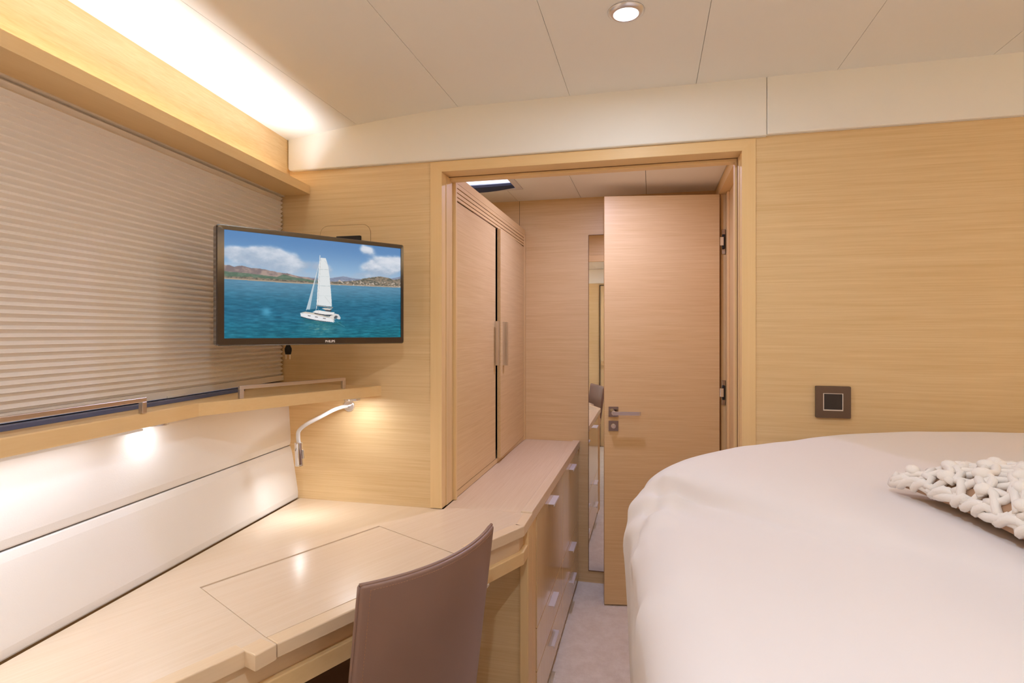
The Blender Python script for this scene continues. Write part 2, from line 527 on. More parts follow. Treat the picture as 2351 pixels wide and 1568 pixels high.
# added pelmet and cove light on the unseen right wall, for ambient bounce
b2 = obj('pelmet_beam', B(XR - .12, XR, YR, YB - .016, 1.823, 1.833), M['solid_y'])
tag(b2, 'added pale wood pelmet beam on the unseen right wall, holding a bounce light', 'beam')
obj('front_lip', B(XR - .128, XR - .12, YR, YB - .016, 1.823, 1.853), M['solid_y'], b2)
obj('led_strip', B(XR - .112, XR - .104, YR + .1, YB - .1, 1.8335, 1.8365), M['led'], b2)
area('cove_source', (XR - .108, (YR + YB) / 2, 1.8385), 0.008, P_COVE * 2.6, (0.90, 0.96, 1.06), (math.pi, 0, 0), 'RECTANGLE', YB - YR - .2)  # added uplight, brightens the ceiling out of view

# pleated blind
bl = empty('pleated_blind', 'closed beige pleated blind covering the long cabin window', 'blind', (-1.277, YB, 1.165))
bm = bmesh.new()
NP = 42; z0b, z1b = 1.184, 1.820
prev = None
for k in range(NP * 2 + 1):
    z = z0b + (z1b - z0b) * k / (NP * 2)
    dx = 0.0056 if k % 2 else -0.0050
    r = [bm.verts.new((dx + HX * yy, -yy, z - 1.165)) for yy in (0.004, YB - YR - .002)]
    if prev: bm.faces.new((prev[0], prev[1], r[1], r[0]))
    prev = r
obj('pleated_cloth', bm, M['blind'], bl)
def bprof(x0, x1, z0, z1, y0=0.001, y1=YB - YR - .002):
    return extr(bmesh.new(), [(x0 + HX * y0, -y0, z0 - 1.165), (x1 + HX * y0, -y0, z0 - 1.165), (x1 + HX * y0, -y0, z1 - 1.165), (x0 + HX * y0, -y0, z1 - 1.165)], (HX * y0, -y0, 0), (HX * y1, -y1, 0))
obj('bottom_rail', bprof(-.010, .007, 1.166, 1.184), M['rail_white'], bl)
obj('head_rail', bprof(-.010, .010, 1.819, 1.823), M['rail_white'], bl)
obj('pull_tab', bprof(.007, .013, 1.166, 1.171, .49, .56), M['rail_white'], bl)

# shelf along the hull
SX = lambda y: -1.128 + HX * (1.238 - y)
path = [(-1.34, YB), (-0.892, YB), (-1.128, 1.238), (SX(YR), YR), (hull(-1.34, YR), YR)]
shelf = obj('window_shelf', prism(bmesh.new(), path, 1.121, 1.155, bev=.003), M['solid_y'])
tag(shelf, 'angled pale wood shelf under the window blind, two metal rails on it', 'shelf')

def fiddle(p0, p1, label):
    p0 = Vector((*p0, 1.155)); p1 = Vector((*p1, 1.155))
    d = p1 - p0; L = d.length
    t = empty('fiddle_rail', label, 'rail', p0, 'metal rails on the window shelf', math.atan2(d.y, d.x))
    obj('rail_bar', B(0, L, -.0055, .0055, .0255, .0355, bev=.001), M['steel'], t)
    obj('post', B(0, .012, -.0055, .0055, 0, .0255, bev=.0008), M['steel'], t)
    obj('post', B(L - .012, L, -.0055, .0055, 0, .0255, bev=.0008), M['steel'], t)
    return t
fiddle((-1.095, 1.345), (-0.962, 1.672), 'brushed metal fiddle rail on the shelf below the television')
fiddle((SX(0.56) - .020, 0.56), (-1.112, 1.062), 'brushed metal fiddle rail on the shelf nearest the camera')

# padded panels
def pad(name, x0, z0, x1, z1, label, lit=None):
    v = Vector((x1 - x0, z1 - z0)); n = Vector((v.y, -v.x)).normalized()
    a = Vector((x0, z0)); b = Vector((x1, z1)); th = .022
    # front face slightly crowned; rounded long edges
    prof = [tuple(a - n * th), tuple(a - n * .006)]
    N = 10
    for k in range(N + 1):
        s = k / N
        crown = 0.004 * (1 - (2 * s - 1) ** 8)
        inset = .003 * ((2 * s - 1) ** 8) * (1 if s < .5 else -1)
        prof.append(tuple(a + v * s + Vector(v).normalized() * inset + n * (crown - .004)))
    prof += [tuple(b - n * .006), tuple(b - n * th)]
    bm = bmesh.new()
    y1 = YR
    o = obj(name, extr(bm, [(x, YB, z) for x, z in prof], (0, YB, 0), (HX * (YB - y1), y1, 0)), M['pad'], smooth=False)
    return tag(o, label, 'upholstered panel', 'padded panels behind the desk')
pad('upholstered_panel', -1.209, 0.7515, -1.2405, 0.934, 'white suede padded panel standing directly on the desk top')
pad('upholstered_panel', -1.2405, 0.937, -1.253, 1.1195, 'white suede padded panel directly under the shelf')

# under-shelf puck lamps
for i, (x, y, pw, lab) in enumerate(((-0.945, 1.69, 0.4, 'small round lamp under the shelf end by the wall'), (-1.150, 1.13, 0.14, 'small round lamp under the shelf at its bend'), (hull(-1.185, .62), .62, 0.3, 'small round lamp under the shelf above the near end of the desk'),
                                (hull(-1.185, .05), .05, 0.3, 'small round lamp under the shelf beside the camera'))):
    k = obj('shelf_lamp', lathe(bmesh.new(), [(0, 0), (.026, 0), (.026, -.006), (.021, -.008), (.021, -.0045), (0, -.0045)], 32), M['silver'])
    k.location = (x, y, 1.121)
    tag(k, lab, 'lamp')
    area('shelf_lamp_source', (x, y, 1.1128), 0.05, P_PUCK * pw, (0.92, 0.96, 1.05))

us = obj('added_light_strip', hslab(bmesh.new(), [(-1.186, 1.1165), (-1.170, 1.1165), (-1.170, 1.121), (-1.186, 1.121)], 1.05, -.5), M['rail_white'])  # added fixture between the puck lamps, for a softer wash on the pads
tag(us, 'added slim light strip under the shelf, softening the light on the padded panels', 'light strip')
ust = area('added_strip_source', (hull(-1.178, .27), .27, 1.1155), 0.012, P_STRIP, (0.92, 0.96, 1.05), (0, 0, 0), 'RECTANGLE', 1.45)
ust.rotation_euler = (0, 0, math.atan(HX))

# ------------------------------------------------------------------ right and rear walls
wr = obj('wall_right', B(XR, XR + .1, YR - .1, YB + .1, 0, 2.12), M['veneer_y']); tag(wr, kind='structure')
wre = obj('wall_rear', B(-1.45, XR, YR - .1, YR, 0, 2.12), M['veneer_x']); tag(wre, kind='structure')
v3 = obj('trim_6', B(-1.0, XR, YR, YR + .015, 1.905, 2.07), M['cream']); tag(v3, kind='structure')
dr = obj('door_1', B(-.565, .15, YR, YR + .012, 0.01, 1.875), M['veneer_z']); tag(dr, kind='structure')
obj('door_frame', B(-.575, -.565, YR, YR + .02, 0, 1.885), M['gap'], dr)
obj('door_frame', B(-.565, .16, YR, YR + .02, 1.875, 1.885), M['gap'], dr)
hd = bmesh.new(); box(hd, -.55, -.52, YR + .012, YR + .025, .95, 1.0); box(hd, -.55, -.43, YR + .045, YR + .053, .967, .983); box(hd, -.543, -.527, YR + .025, YR + .046, .967, .983)
obj('door_handle', hd, M['chrome'], dr)

# ------------------------------------------------------------------ desk and counter
def L_in(p, q, o):      # shift segment pq sideways (right-hand normal) by o
    d = (Vector(q) - Vector(p)).normalized(); n = Vector((d.y, -d.x)); return [Vector(p) + n * o, Vector(q) + n * o]
G = .0011
A_, B_, C_, D_ = Vector((-1.009, 1.110)), Vector((-0.800, 1.590)), Vector((-0.499, 1.436)), Vector((-0.721, 0.958))
nrm = Vector((0.914, -0.405))            # outward across the desk front
al = Vector((0.405, 0.914))              # along the desk front
C2 = C_ + nrm * .038
D2 = D_ + nrm * .040
nR, nL = Vector((-0.698, 0.899)), Vector((-0.727, 0.910))
m1 = C2 + al * .046
m0 = m1 - nrm * .031
r2, r3 = Vector((-0.372, 1.690)), Vector((-0.368, YF - .001))
hx = lambda y: hull(-1.206, y)
top_z, th_top = 0.750, 0.028
outline = [(-1.206, YB - .0005), (hx(YR), YR + .001), (-0.86, YR + .001), (-0.862, 0.60), tuple(nL), tuple(nR), tuple(D2), tuple(D_), tuple(A_), tuple(B_), tuple(C_), tuple(C2), tuple(m1), tuple(m0), tuple(r2), (r2.x, 1.8127), (-0.667, 1.8127), (-0.667, YB - .0005)]
desk_root = empty('desk', 'pale wood built-in desk running on as the corridor counter', 'desk', (0, 0, 0))
desk = obj('desk_top', prism(bmesh.new(), outline, top_z - th_top, top_z), M['desk'], desk_root)
obj('counter_top', prism(bmesh.new(), [(r2.x, 1.8133), tuple(r3), (-0.667, YF - .001), (-0.667, 1.8133)][::-1], top_z - th_top, top_z), M['counter'], desk_root)
# solid wood lipping along the front
def lip(pts, wdt, z0, z1, bev, m, name='edge_lip', closed_ends=True, parent=None):
    """band following a polyline, outer side at the polyline, width inward"""
    pts = [Vector(p) for p in pts]
    inn = []
    for i, p in enumerate(pts):
        ds = []
        if i > 0: ds.append((p - pts[i - 1]).normalized())
        if i < len(pts) - 1: ds.append((pts[i + 1] - p).normalized())
        n = Vector((0, 0))
        for d in ds: n += Vector((-d.y, d.x))
        n.normalize()
        cs = n.dot(Vector((-ds[0].y, ds[0].x)))
        inn.append(p + n * wdt / max(cs, .5))
    return obj(name, prism(bmesh.new(), [tuple(p) for p in pts] + [tuple(p) for p in inn[::-1]], z0, z1, bev=bev), m, parent)
e = .0012
lip([Vector((-0.862 + e, YR + .001)), Vector((-0.862 + e, 0.60)), nL + nrm * e], .034, top_z - .030, top_z + .0009, .003, M['desk_edge'], parent=desk)
lip([nR + nrm * e, D2 + nrm * e - al * .001], .046, top_z - .0285, top_z + .0009, .003, M['desk_edge'], parent=desk)
lip([m0 + nrm * e, r2 + nrm * e], .036, top_z - .030, top_z + .0009, .003, M['desk_edge'], parent=desk)
lip([r2 + nrm * e + al * .0002, Vector((r2.x + e, 1.812))], .030, top_z - .030, top_z + .0009, .003, M['desk_edge'], parent=desk)
lip([Vector((r2.x + e, 1.8135)), r3 + Vector((e, 0))], .038, top_z - .030, top_z + .006, .003, M['counter'], parent=desk)
# lid
lid_poly = []
def inset(poly, g):
    n = len(poly); out = []
    for i in range(n):
        p0, p1, p2 = poly[i - 1], poly[i], poly[(i + 1) % n]
        d1 = (p1 - p0).normalized(); d2 = (p2 - p1).normalized()
        n1 = Vector((d1.y, -d1.x)); n2 = Vector((d2.y, -d2.x))
        b = (n1 + n2).normalized()
        out.append(p1 + b * g / b.dot(n1))
    return out
lp = inset([D_ + nrm * .002, A_ + nrm * .0042, B_ + nrm * .0042, C_ + nrm * .002], .0019)   # clockwise: inward is right-hand
def loc2(pts): return [(p[0], p[1]) for p in pts]
lid = obj('lift_up_lid', prism(bmesh.new(), loc2(lp), top_z - .018, top_z - .0006, bev=.0008), M['desk'], desk_root)
fe = [D_ + nrm * .0025 + al * .002, D2 + al * .002 + nrm * .001, C2 - al * .002 + nrm * .001, C_ + nrm * .0025 - al * .002]
obj('lid_front_edge', prism(bmesh.new(), loc2(fe), top_z - .026, top_z + .0004, bev=.003), M['desk_edge'], lid)
obj('tray_bottom', prism(bmesh.new(), loc2([A_, B_, C_, D_]), top_z - .0300, top_z - .0285), M['gap'], lid)

# apron and moulding below the desk front
ap = [Vector((-0.862, YR + .001)), Vector((-0.862, 0.60)), r2 + Vector((0, 0)), Vector((r2.x, 1.752))]
def off(pts, o):
    out = []
    for i, p in enumerate(pts):
        ds = []
        if i > 0: ds.append((p - pts[i - 1]).normalized())
        if i < len(pts) - 1: ds.append((pts[i + 1] - p).normalized())
        n = Vector((0, 0))
        for d in ds: n += Vector((-d.y, d.x))
        n.normalize()
        out.append(p + n * o / n.dot(Vector((-ds[0].y, ds[0].x))))
    return out
lip(off(ap, .016), .016, .634, .7195, 0, M['desk_edge'], name='apron', parent=desk_root)
lip(off(ap, .000), .016, .634, .672, .003, M['solid_y'], name='apron_moulding', parent=desk_root)
bmp = lathe(bmesh.new(), [(0, -.012), (.008, -.010), (.012, -.004), (.012, 0), (0, 0)], 24)
o = obj('bumper', bmp, M['rail_white'], desk_root); o.location = (-0.449, 1.535, .634)

# knee space: end panel, post, stile
kp = obj('end_panel', B(-1.22, -0.402, 1.768, 1.786, 0.0, .7195), M['veneer_x'], desk_root)
post = obj('post', B(-0.400, -0.371, 1.7525, 1.80, 0.0, .7195, bev=.004), M['solid_z'], desk_root)

# corridor cabinet
cab = empty('drawer_cabinet', 'long pale wood drawer cabinet under the corridor counter', 'cabinet', (-0.373, 1.81, 0))
def cb(x0, x1, y0, y1, z0, z1, bev=0.0):
    return B(x0 + .373, x1 + .373, y0 - 1.81, y1 - 1.81, z0, z1, bev=bev)
obj('carcass', cb(-0.66, -0.395, 1.895, YF - .002, 0.012, .7195), M['veneer_y'], cab)
obj('stile', cb(-0.41, -0.374, 1.803, 1.835, 0.0, .7195, .002), M['solid_z'], cab)
obj('stile', cb(-0.41, -0.376, 1.846, 1.898, 0.0, .7195, .002), M['solid_z'], cab)
obj('dark_joint', cb(-0.41, -0.392, 1.835, 1.846, 0.0, .7195), M['gap'], cab)
obj('toe_strip', cb(-0.395, -0.385, 1.90, YF - .002, 0.0, .03), M['gap'], cab)
dz = [(.334, .713), (.186, .331), (.030, .183)]
for (y0, y1, hy) in ((1.902, 2.4865, 2.1835), (2.4895, 3.055, 2.74)):
    for z0, z1 in dz:
        d = obj('drawer_front', cb(-0.395, -0.373, y0, y1, z0, z1, .0012), M['gloss_z'], cab)
        hz = {.713: .690, .331: .308, .183: .158}[z1]
        h = bmesh.new()
        box(h, 0, .023, hy - .06 - 1.81, hy + .06 - 1.81, hz - .002, hz, bev=.0006)
        box(h, .0205, .023, hy - .06 - 1.81, hy + .06 - 1.81, hz - .008, hz - .002)
        obj('drawer_pull', h, M['pull'], d)

# ------------------------------------------------------------------ wardrobe
WX = -0.667
wd = empty('wardrobe', 'built-in pale wood wardrobe with louvred top standing on the corridor counter', 'wardrobe', (WX, 1.892, 0.751))
def wbx(x0, x1, y0, y1, z0, z1, bev=0.0):
    return B(x0 - WX, x1 - WX, y0 - 1.892, y1 - 1.892, z0 - .751, z1 - .751, bev=bev)
obj('carcass', wbx(-1.12, WX - .05, 1.892, YF - .002, .751, 1.80), M['black'], wd)
obj('top_board', wbx(-1.12, WX - .0, 1.892, YF - .002, 1.866, 1.896), M['solid_y'], wd)
obj('corner_post', wbx(WX - .05, WX + .008, 1.892, 1.905, .751, 1.866, .001), M['solid_z'], wd)
obj('corner_post', wbx(WX - .05, WX + .004, 3.034, YF - .002, .751, 1.866, .001), M['solid_z'], wd)
obj('bottom_rail', wbx(WX - .05, WX - .0005, 1.905, 3.034, .751, .772), M['veneer_y'], wd)
zs = [1.802, 1.8155, 1.8315, 1.8475, 1.8655]
for a, b in zip(zs, zs[1:]):
    obj('louvre_slat', wbx(WX - .0055, WX, 1.906, 3.033, a + .0030, b - .0006, .0004), M['solid_y'], wd)
for (a, b) in ((1.906, 1.913), (2.125, 2.336), (2.560, 2.762), (3.020, 3.033)):
    for z in zs[:4]:
        obj('louvre_filler', wbx(WX - .0055, WX - .0018, a, b, z - .0006, z + .0030), M['groove'], wd)
obj('louvre_backing', wbx(WX - .012, WX - .0056, 1.906, 3.033, 1.80, 1.866), M['black'], wd)
d1 = obj('door', wbx(WX - .018, WX - .0005, 1.9065, 2.449, .7745, 1.7995, .0008), M['veneer_y'], wd)
def bar_handle(x, y, z0, z1):
    h = bmesh.new()
    box(h, x, x + .018, y, y + .003, z0, z1)
    box(h, x + .018, x + .0205, y - .016, y + .003, z0, z1, bev=.0006)
    bmesh.ops.translate(h, verts=h.verts, vec=(-WX, -1.892, -.751))
    return h
obj('handle', bar_handle(WX, 2.436, 1.190, 1.386), M['steel'], d1)
d2 = obj('door', B(-.016, 0, -.560, 0, .7745 - .751, 1.7995 - .751, bev=.0008), M['veneer_y'], wd)
d2.location = (0.0, 3.030 - 1.892, 0); d2.rotation_euler = (0, 0, math.radians(1.75))
h = bmesh.new(); box(h, 0, .018, -.520, -.517, 1.186 - .751, 1.383 - .751); box(h, .018, .0205, -.520, -.495, 1.186 - .751, 1.383 - .751, bev=.0006)
obj('handle', h, M['steel'], d2)

# ------------------------------------------------------------------ open cabin door
p0, p1 = Vector((-0.218, 2.820)), Vector((0.324, 2.906))
dd = p1 - p0; DL = dd.length
door = empty('cabin_door', 'open pale wood cabin door with dark lever handle in front of the corridor mirror', 'door', (p0.x, p0.y, 0), rz=math.atan2(dd.y, dd.x))
obj('door_leaf', B(0, DL, 0, .032, 0.008, 2.0, bev=.0008), M['veneer_x'], door)
hu = .0435                                    # handle spindle along the leaf
hr = empty('lever_handle', None, None); hr.parent = door
del_keys = [k for k in hr.keys()]
bpy.data.objects.remove(hr, do_unlink=True)
rose = obj('rose', B(hu - .0235, hu + .0235, -.007, 0, .924, .974, bev=.0012), M['darkmetal'], door)
lev = bmesh.new()
cyl(lev, (hu - .003, -.027, .949), .011, .042, 'Y', 24)
box(lev, hu - .008, hu + .125, -.052, -.044, .938, .956, bev=.0008)
obj('lever', lev, M['chrome'], rose)
esc = obj('lock_plate', B(hu - .0235, hu + .0235, -.007, 0, .855, .905, bev=.0012), M['darkmetal'], door)
kt = bmesh.new(); cyl(kt, (hu, -.010, .880), .0115, .007, 'Y', 24, bev=.001); box(kt, hu - .003, hu + .003, -.019, -.010, .871, .889, bev=.001)
obj('thumb_turn', kt, M['chrome'], esc)
for z in (1.773, 1.045):
    hg = empty('hinge', None, None); bpy.data.objects.remove(hg, do_unlink=True)
    hb_ = B(.336, .353, 2.9205, 2.9245, z - .060, z + .060, bev=.0015)
    o = obj('hinge_plate', hb_, M['darkmetal'], jb)
    o = obj('hinge_knuckle', B(.337, .350, 2.910, 2.921, z - .035, z + .035, bev=.003), M['black'], o)
    k = obj('hinge_arm', B(.326, .343, 2.905, 2.912, z - .020, z + .022, bev=.002), M['chrome'], jb)

# ------------------------------------------------------------------ television
tl, trr = Vector((-1.065, 1.227)), Vector((-0.754, 1.671))
td = (trr - tl); TW = .542
zb, zt = 1.302, 1.612
tv = empty('television', 'flat television on the desk wall showing a white catamaran at sea', 'television', ((tl.x + trr.x) / 2, (tl.y + trr.y) / 2, zb), rz=math.atan2(td.y, td.x))
H_ = zt - zb; W2 = TW / 2
bL, bR, bT, bB = .0185, .0105, .0125, .0195
def rr_ring(y0, y1, r=.007):
    """bezel frame: rounded outer, rectangular hole"""
    seg = 6
    outer = []
    for cx, czz, a0 in ((W2 - r, H_ - r, 0), (-W2 + r, H_ - r, 90), (-W2 + r, r, 180), (W2 - r, r, 270)):
        for k in range(seg + 1):
            a = math.radians(a0 + 90 * k / seg)
            outer.append((cx + r * math.cos(a), czz + r * math.sin(a)))
    inner_c = [(W2 - bR, H_ - bT), (-W2 + bL, H_ - bT), (-W2 + bL, bB), (W2 - bR, bB)]
    bm = bmesh.new()
    fo = [bm.verts.new((x, y0 + .003, z)) for x, z in outer]
    # front ring slightly inset (rounded lip)
    cxm, czm = 0, H_ / 2
    f1 = [bm.verts.new((x - math.copysign(.0025, x), y0, z - math.copysign(.0025, z - czm))) for x, z in outer]
    bo = [bm.verts.new((x, y1, z)) for x, z in outer]
    fi = [bm.verts.new((x, y0 + .0005, z)) for x, z in inner_c]
    ii = [bm.verts.new((x, y0 + .004, z)) for x, z in inner_c]
    n = len(outer)
    for i in range(n):
        j = (i + 1) % n
        bm.faces.new((fo[i], fo[j], f1[j], f1[i])); bm.faces.new((bo[i], bo[j], fo[j], fo[i]))
        ci, cj = i // (seg + 1), j // (seg + 1)
        if ci == cj: bm.faces.new((f1[i], f1[j], fi[ci]))
        else: bm.faces.new((f1[i], f1[j], fi[cj], fi[ci]))
    for i in range(4):
        j = (i + 1) % 4
        bm.faces.new((fi[i], fi[j], ii[j], ii[i]))
    bm.faces.new(bo)
    bmesh.ops.recalc_face_normals(bm, faces=bm.faces[:])
    return bm
obj('casing', rr_ring(0, .028), M['bezel'], tv)
obj('rear_housing', B(-.17, .17, .0285, .048, .05, .25, bev=.006), M['black'], tv)

# --- the picture: a grid of coloured quads, painted from shapes (photo units of the screen mapped to 0..1)
def homography(src, dst):
    A = []
    for (x, y), (u, v) in zip(src, dst):
        A.append([x, y, 1, 0, 0, 0, -u * x, -u * y, -u]); A.append([0, 0, 0, x, y, 1, -v * x, -v * y, -v])
    _, _, V = np.linalg.svd(np.array(A, float))
    return V[-1].reshape(3, 3)
Hm = homography([(305, 187), (2085, 376), (2078, 1277), (297, 1287)], [(0, 0), (1, 0), (1, 1), (0, 1)])
def q(x, y):
    p = Hm @ np.array([x, y, 1.0]); return (p[0] / p[2], p[1] / p[2])
def q7(x, y):
    return q((660 + x / 7.843 - 440) * 4.354, (560 + y / 7.843 - 480) * 4.354)
NX, NY, SS = 420, 240, 2
gx, gy = np.meshgrid((np.arange(NX * SS) + .5) / (NX * SS), (np.arange(NY * SS) + .5) / (NY * SS))
rng = np.random.RandomState(3)
def vnoise(fx, fy, seed):
    r = np.random.RandomState(seed)
    g = r.rand(int(fy) + 3, int(fx) + 3)
    x = gx * fx; y = gy * fy
    xi = x.astype(int); yi = y.astype(int); xf = x - xi; yf = y - yi
    xf = xf * xf * (3 - 2 * xf); yf = yf * yf * (3 - 2 * yf)
    a = g[yi, xi]; b = g[yi, xi + 1]; c = g[yi + 1, xi]; d = g[yi + 1, xi + 1]
    return (a * (1 - xf) + b * xf) * (1 - yf) + (c * (1 - xf) + d * xf) * yf
def fbm(fx, fy, seed, o=5):
    s = 0; a = .5; t = 0
    for k in range(o):
        s = s + a * vnoise(fx * 2 ** k, fy * 2 ** k, seed + k); t += a; a *= .55
    return s / t
def lerp(a, b, t): return a + (b - a) * t[..., None]
def sm(e0, e1, x):
    t = np.clip((x - e0) / (e1 - e0), 0, 1); return t * t * (3 - 2 * t)
def c8(r, g, b): return np.array([r, g, b], float) / 255
img = np.zeros(gx.shape + (3,))
sky = lerp(np.broadcast_to(c8(74, 118, 165), img.shape), np.broadcast_to(c8(140, 170, 195), img.shape), sm(0.0, .45, gy))
cl = fbm(9, 9, 11, 6); cl2 = fbm(22, 20, 31)
dens = np.zeros_like(gx)
for (x, y, rx, ry, s) in ((.04, .20, .07, .05, 1), (.10, .215, .09, .06, 1.1), (.17, .19, .06, .06, 1.1), (.24, .175, .07, .07, 1.2), (.30, .24, .07, .06, .9), (.36, .21, .03, .07, .5), (.22, .27, .16, .05, .8), (.31, .33, .08, .035, .7),
                          (.42, .27, .05, .05, .8), (.49, .28, .05, .06, .9), (.53, .30, .04, .05, .8), (.46, .36, .08, .03, .7), (.76, .045, .035, .06, .9), (.79, .07, .04, .06, .9), (.84, .17, .05, .05, .6),
                          (.90, .18, .09, .07, 1.0), (.98, .17, .08, .08, 1.1), (.80, .235, .07, .05, .8), (.88, .28, .12, .06, .8), (.72, .33, .10, .035, .7), (.95, .36, .14, .05, .6), (.66, .37, .08, .03, .5), (.12, .33, .2, .05, .5), (.6, .40, .5, .05, .35)):
    dens = dens + s * np.exp(-(((gx - x) / rx) ** 2 + ((gy - y) / ry) ** 2))
dens = np.clip(dens, 0, 1.4)
cm = sm(.20, .80, dens * (.25 + 1.15 * cl) + .10 * (cl2 - .5))
cloudc = lerp(np.broadcast_to(c8(146, 160, 178), img.shape), np.broadcast_to(c8(208, 208, 212), img.shape), sm(.30, .75, cl * .75 + (.30 - gy) * .9 + .12 * cl2))
img = lerp(sky, cloudc, cm * .88)
img = lerp(img, np.broadcast_to(c8(158, 174, 190), img.shape), sm(.30, .46, gy) * .45)
# sea
wl_ = np.interp(gx[0], *zip(*[q(x, y) for x, y in ((302, 686), (1000, 730), (2073, 772))]))[None, :]
sea_t = np.clip((gy - wl_) / (1 - wl_), 0, 1)
sea = lerp(np.broadcast_to(c8(76, 122, 148), img.shape), np.broadcast_to(c8(22, 92, 120), img.shape), sm(0, .45, sea_t))
sea = lerp(sea, np.broadcast_to(c8(8, 96, 112), img.shape), sm(.5, 1, sea_t) * (.5 + .5 * gx))
ripple = fbm(26, 90, 51, 4) - .5
sea = sea + (ripple * (.10 + .16 * sea_t))[..., None] * np.array([.7, 1, 1.05])
screen_glint = np.exp(-((gx - .205) / .022) ** 2 - ((gy - .745) / .035) ** 2)  # downlight reflected on the screen, painted into the picture
sea = sea + screen_glint[..., None] * c8(110, 120, 125) * .4
msea = gy > wl_
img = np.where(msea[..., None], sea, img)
# hills
def ridge(pts, seed, amp):
    xs, ys = zip(*[q(x, y) for x, y in pts])
    return np.interp(gx[0], xs, ys)[None, :] + amp * (fbm(40, 1, seed, 4)[:1] - .5)
def band(top, colr, colr2, seed, fx=60, fy=60):
    global img
    m = (gy > top) & (~msea)
    t = sm(.35, .65, fbm(fx, fy, seed))
    img = np.where(m[..., None], lerp(np.broadcast_to(colr, img.shape), np.broadcast_to(colr2, img.shape), t), img)
band(ridge(((1350, 680), (1500, 660), (1700, 690), (1820, 690), (1990, 680), (2073, 660)), 5, .01), c8(120, 130, 150), c8(110, 118, 138), 61)
band(ridge(((302, 540), (340, 545), (400, 558), (480, 556), (560, 572), (680, 585), (760, 600), (850, 618), (940, 630), (1050, 655), (1200, 680), (1400, 715), (2073, 800)), 6, .015), c8(112, 100, 102), c8(150, 132, 124), 71, 26, 22)
band(ridge(((302, 605), (400, 618), (520, 625), (700, 650), (830, 665), (900, 640), (1000, 668), (1150, 690), (1300, 715), (2073, 800)), 7, .008), c8(76, 98, 84), c8(92, 110, 96), 81, 40, 60)
band(ridge(((302, 655), (450, 664), (600, 672), (760, 682), (900, 690), (1100, 705), (1250, 720), (1500, 712), (1640, 700), (1720, 680), (1800, 668), (1860, 655), (1940, 672), (2010, 690), (2073, 684)), 8, .02), c8(84, 84, 76), c8(128, 114, 100), 91, 90, 70)
m = (gy > wl_ - .012) & (~msea)
img = np.where(m[..., None], np.broadcast_to(c8(150, 135, 118), img.shape), img)
m = (gy > wl_ - .055) & (~msea) & (gx > .6)
t = sm(.62, .72, fbm(120, 110, 95, 2))
img = np.where((m & (t > .3))[..., None], c8(172, 160, 148), img)
# polygons
def poly(pts, col, alpha=1.0):
    global img
    P = [(p[0], p[1]) for p in pts]
    ins = np.zeros(gx.shape, bool); n = len(P)
    for i in range(n):
        x1, y1 = P[i]; x2, y2 = P[(i + 1) % n]
        if y1 == y2: continue
        c = ((gy < y1) != (gy < y2)) & (gx < (x2 - x1) * (gy - y1) / (y2 - y1) + x1)
        ins ^= c
    img[ins] = img[ins] * (1 - alpha) + np.asarray(col) * alpha
def P7(*a): return [q7(x, y) for x, y in a]
def seg7(x0, y0, x1, y1, w_, col, alpha=1.0):
    d = math.hypot(x1 - x0, y1 - y0); nx, ny = -(y1 - y0) / d * w_ / 2, (x1 - x0) / d * w_ / 2
    poly(P7((x0 + nx, y0 + ny), (x1 + nx, y1 + ny), (x1 - nx, y1 - ny), (x0 - nx, y0 - ny)), col, alpha)
# reflection in the water
refl = np.exp(-((gx - q7(560, 1450)[0]) / .075) ** 2) * sm(q7(500, 1340)[1], q7(500, 1400)[1], gy) * sm(1.02, .9, gy)
img = lerp(img, np.broadcast_to(c8(120, 150, 140), img.shape), np.clip(refl * (fbm(60, 120, 77, 3) * 1.6 - .35), 0, 1) * .8)
poly(P7((195, 1300), (400, 1370), (760, 1420), (930, 1380), (940, 1440), (700, 1480), (300, 1400)), c8(14, 84, 92), .5)
# far hull and stern
poly(P7((780, 1230), (830, 1240), (890, 1255), (925, 1310), (920, 1345), (880, 1345), (850, 1325), (815, 1352), (780, 1330)), c8(188, 188, 188))
poly(P7((800, 1290), (850, 1275), (880, 1300), (850, 1325), (812, 1345)), c8(70, 78, 84))
poly(P7((700, 1310), (800, 1240), (840, 1260), (790, 1330), (825, 1395), (720, 1330)), c8(196, 190, 184))
# near hull
poly(P7((195, 1228), (320, 1235), (430, 1255), (560, 1285), (700, 1315), (760, 1335), (812, 1402), (640, 1385), (480, 1362), (330, 1330), (203, 1295)), c8(206, 206, 208))
poly(P7((203, 1290), (330, 1326), (480, 1358), (640, 1381), (812, 1400), (640, 1392), (480, 1370), (330, 1338), (205, 1302)), c8(40, 44, 52))
poly(P7((195, 1222), (290, 1205), (430, 1225), (600, 1270), (740, 1310), (700, 1318), (560, 1290), (430, 1258), (320, 1240)), c8(186, 176, 164))
for x, y in ((355, 1281), (485, 1303), (630, 1329)):
    poly(P7((x - 26, y - 10), (x + 24, y - 3), (x + 28, y + 9), (x - 22, y + 2)), c8(66, 58, 62))
# coachroof
poly(P7((415, 1215), (470, 1185), (540, 1180), (760, 1215), (820, 1215), (790, 1262), (640, 1258), (520, 1240)), c8(208, 206, 204))
poly(P7((420, 1218), (520, 1240), (640, 1258), (790, 1262), (730, 1285), (590, 1268), (470, 1248)), c8(52, 52, 60))
poly(P7((600, 1270), (720, 1285), (716, 1315), (620, 1295)), c8(150, 140, 130), .6)
poly(P7((630, 1165), (770, 1175), (740, 1205), (660, 1200)), c8(70, 70, 76))
poly(P7((580, 1145), (640, 1138), (780, 1150), (730, 1175), (640, 1168)), c8(196, 186, 176))
poly(P7((475, 1180), (480, 1145), (486, 1180)), c8(200, 200, 200))
seg7(700, 1280, 712, 1330, 6, c8(190, 186, 182))
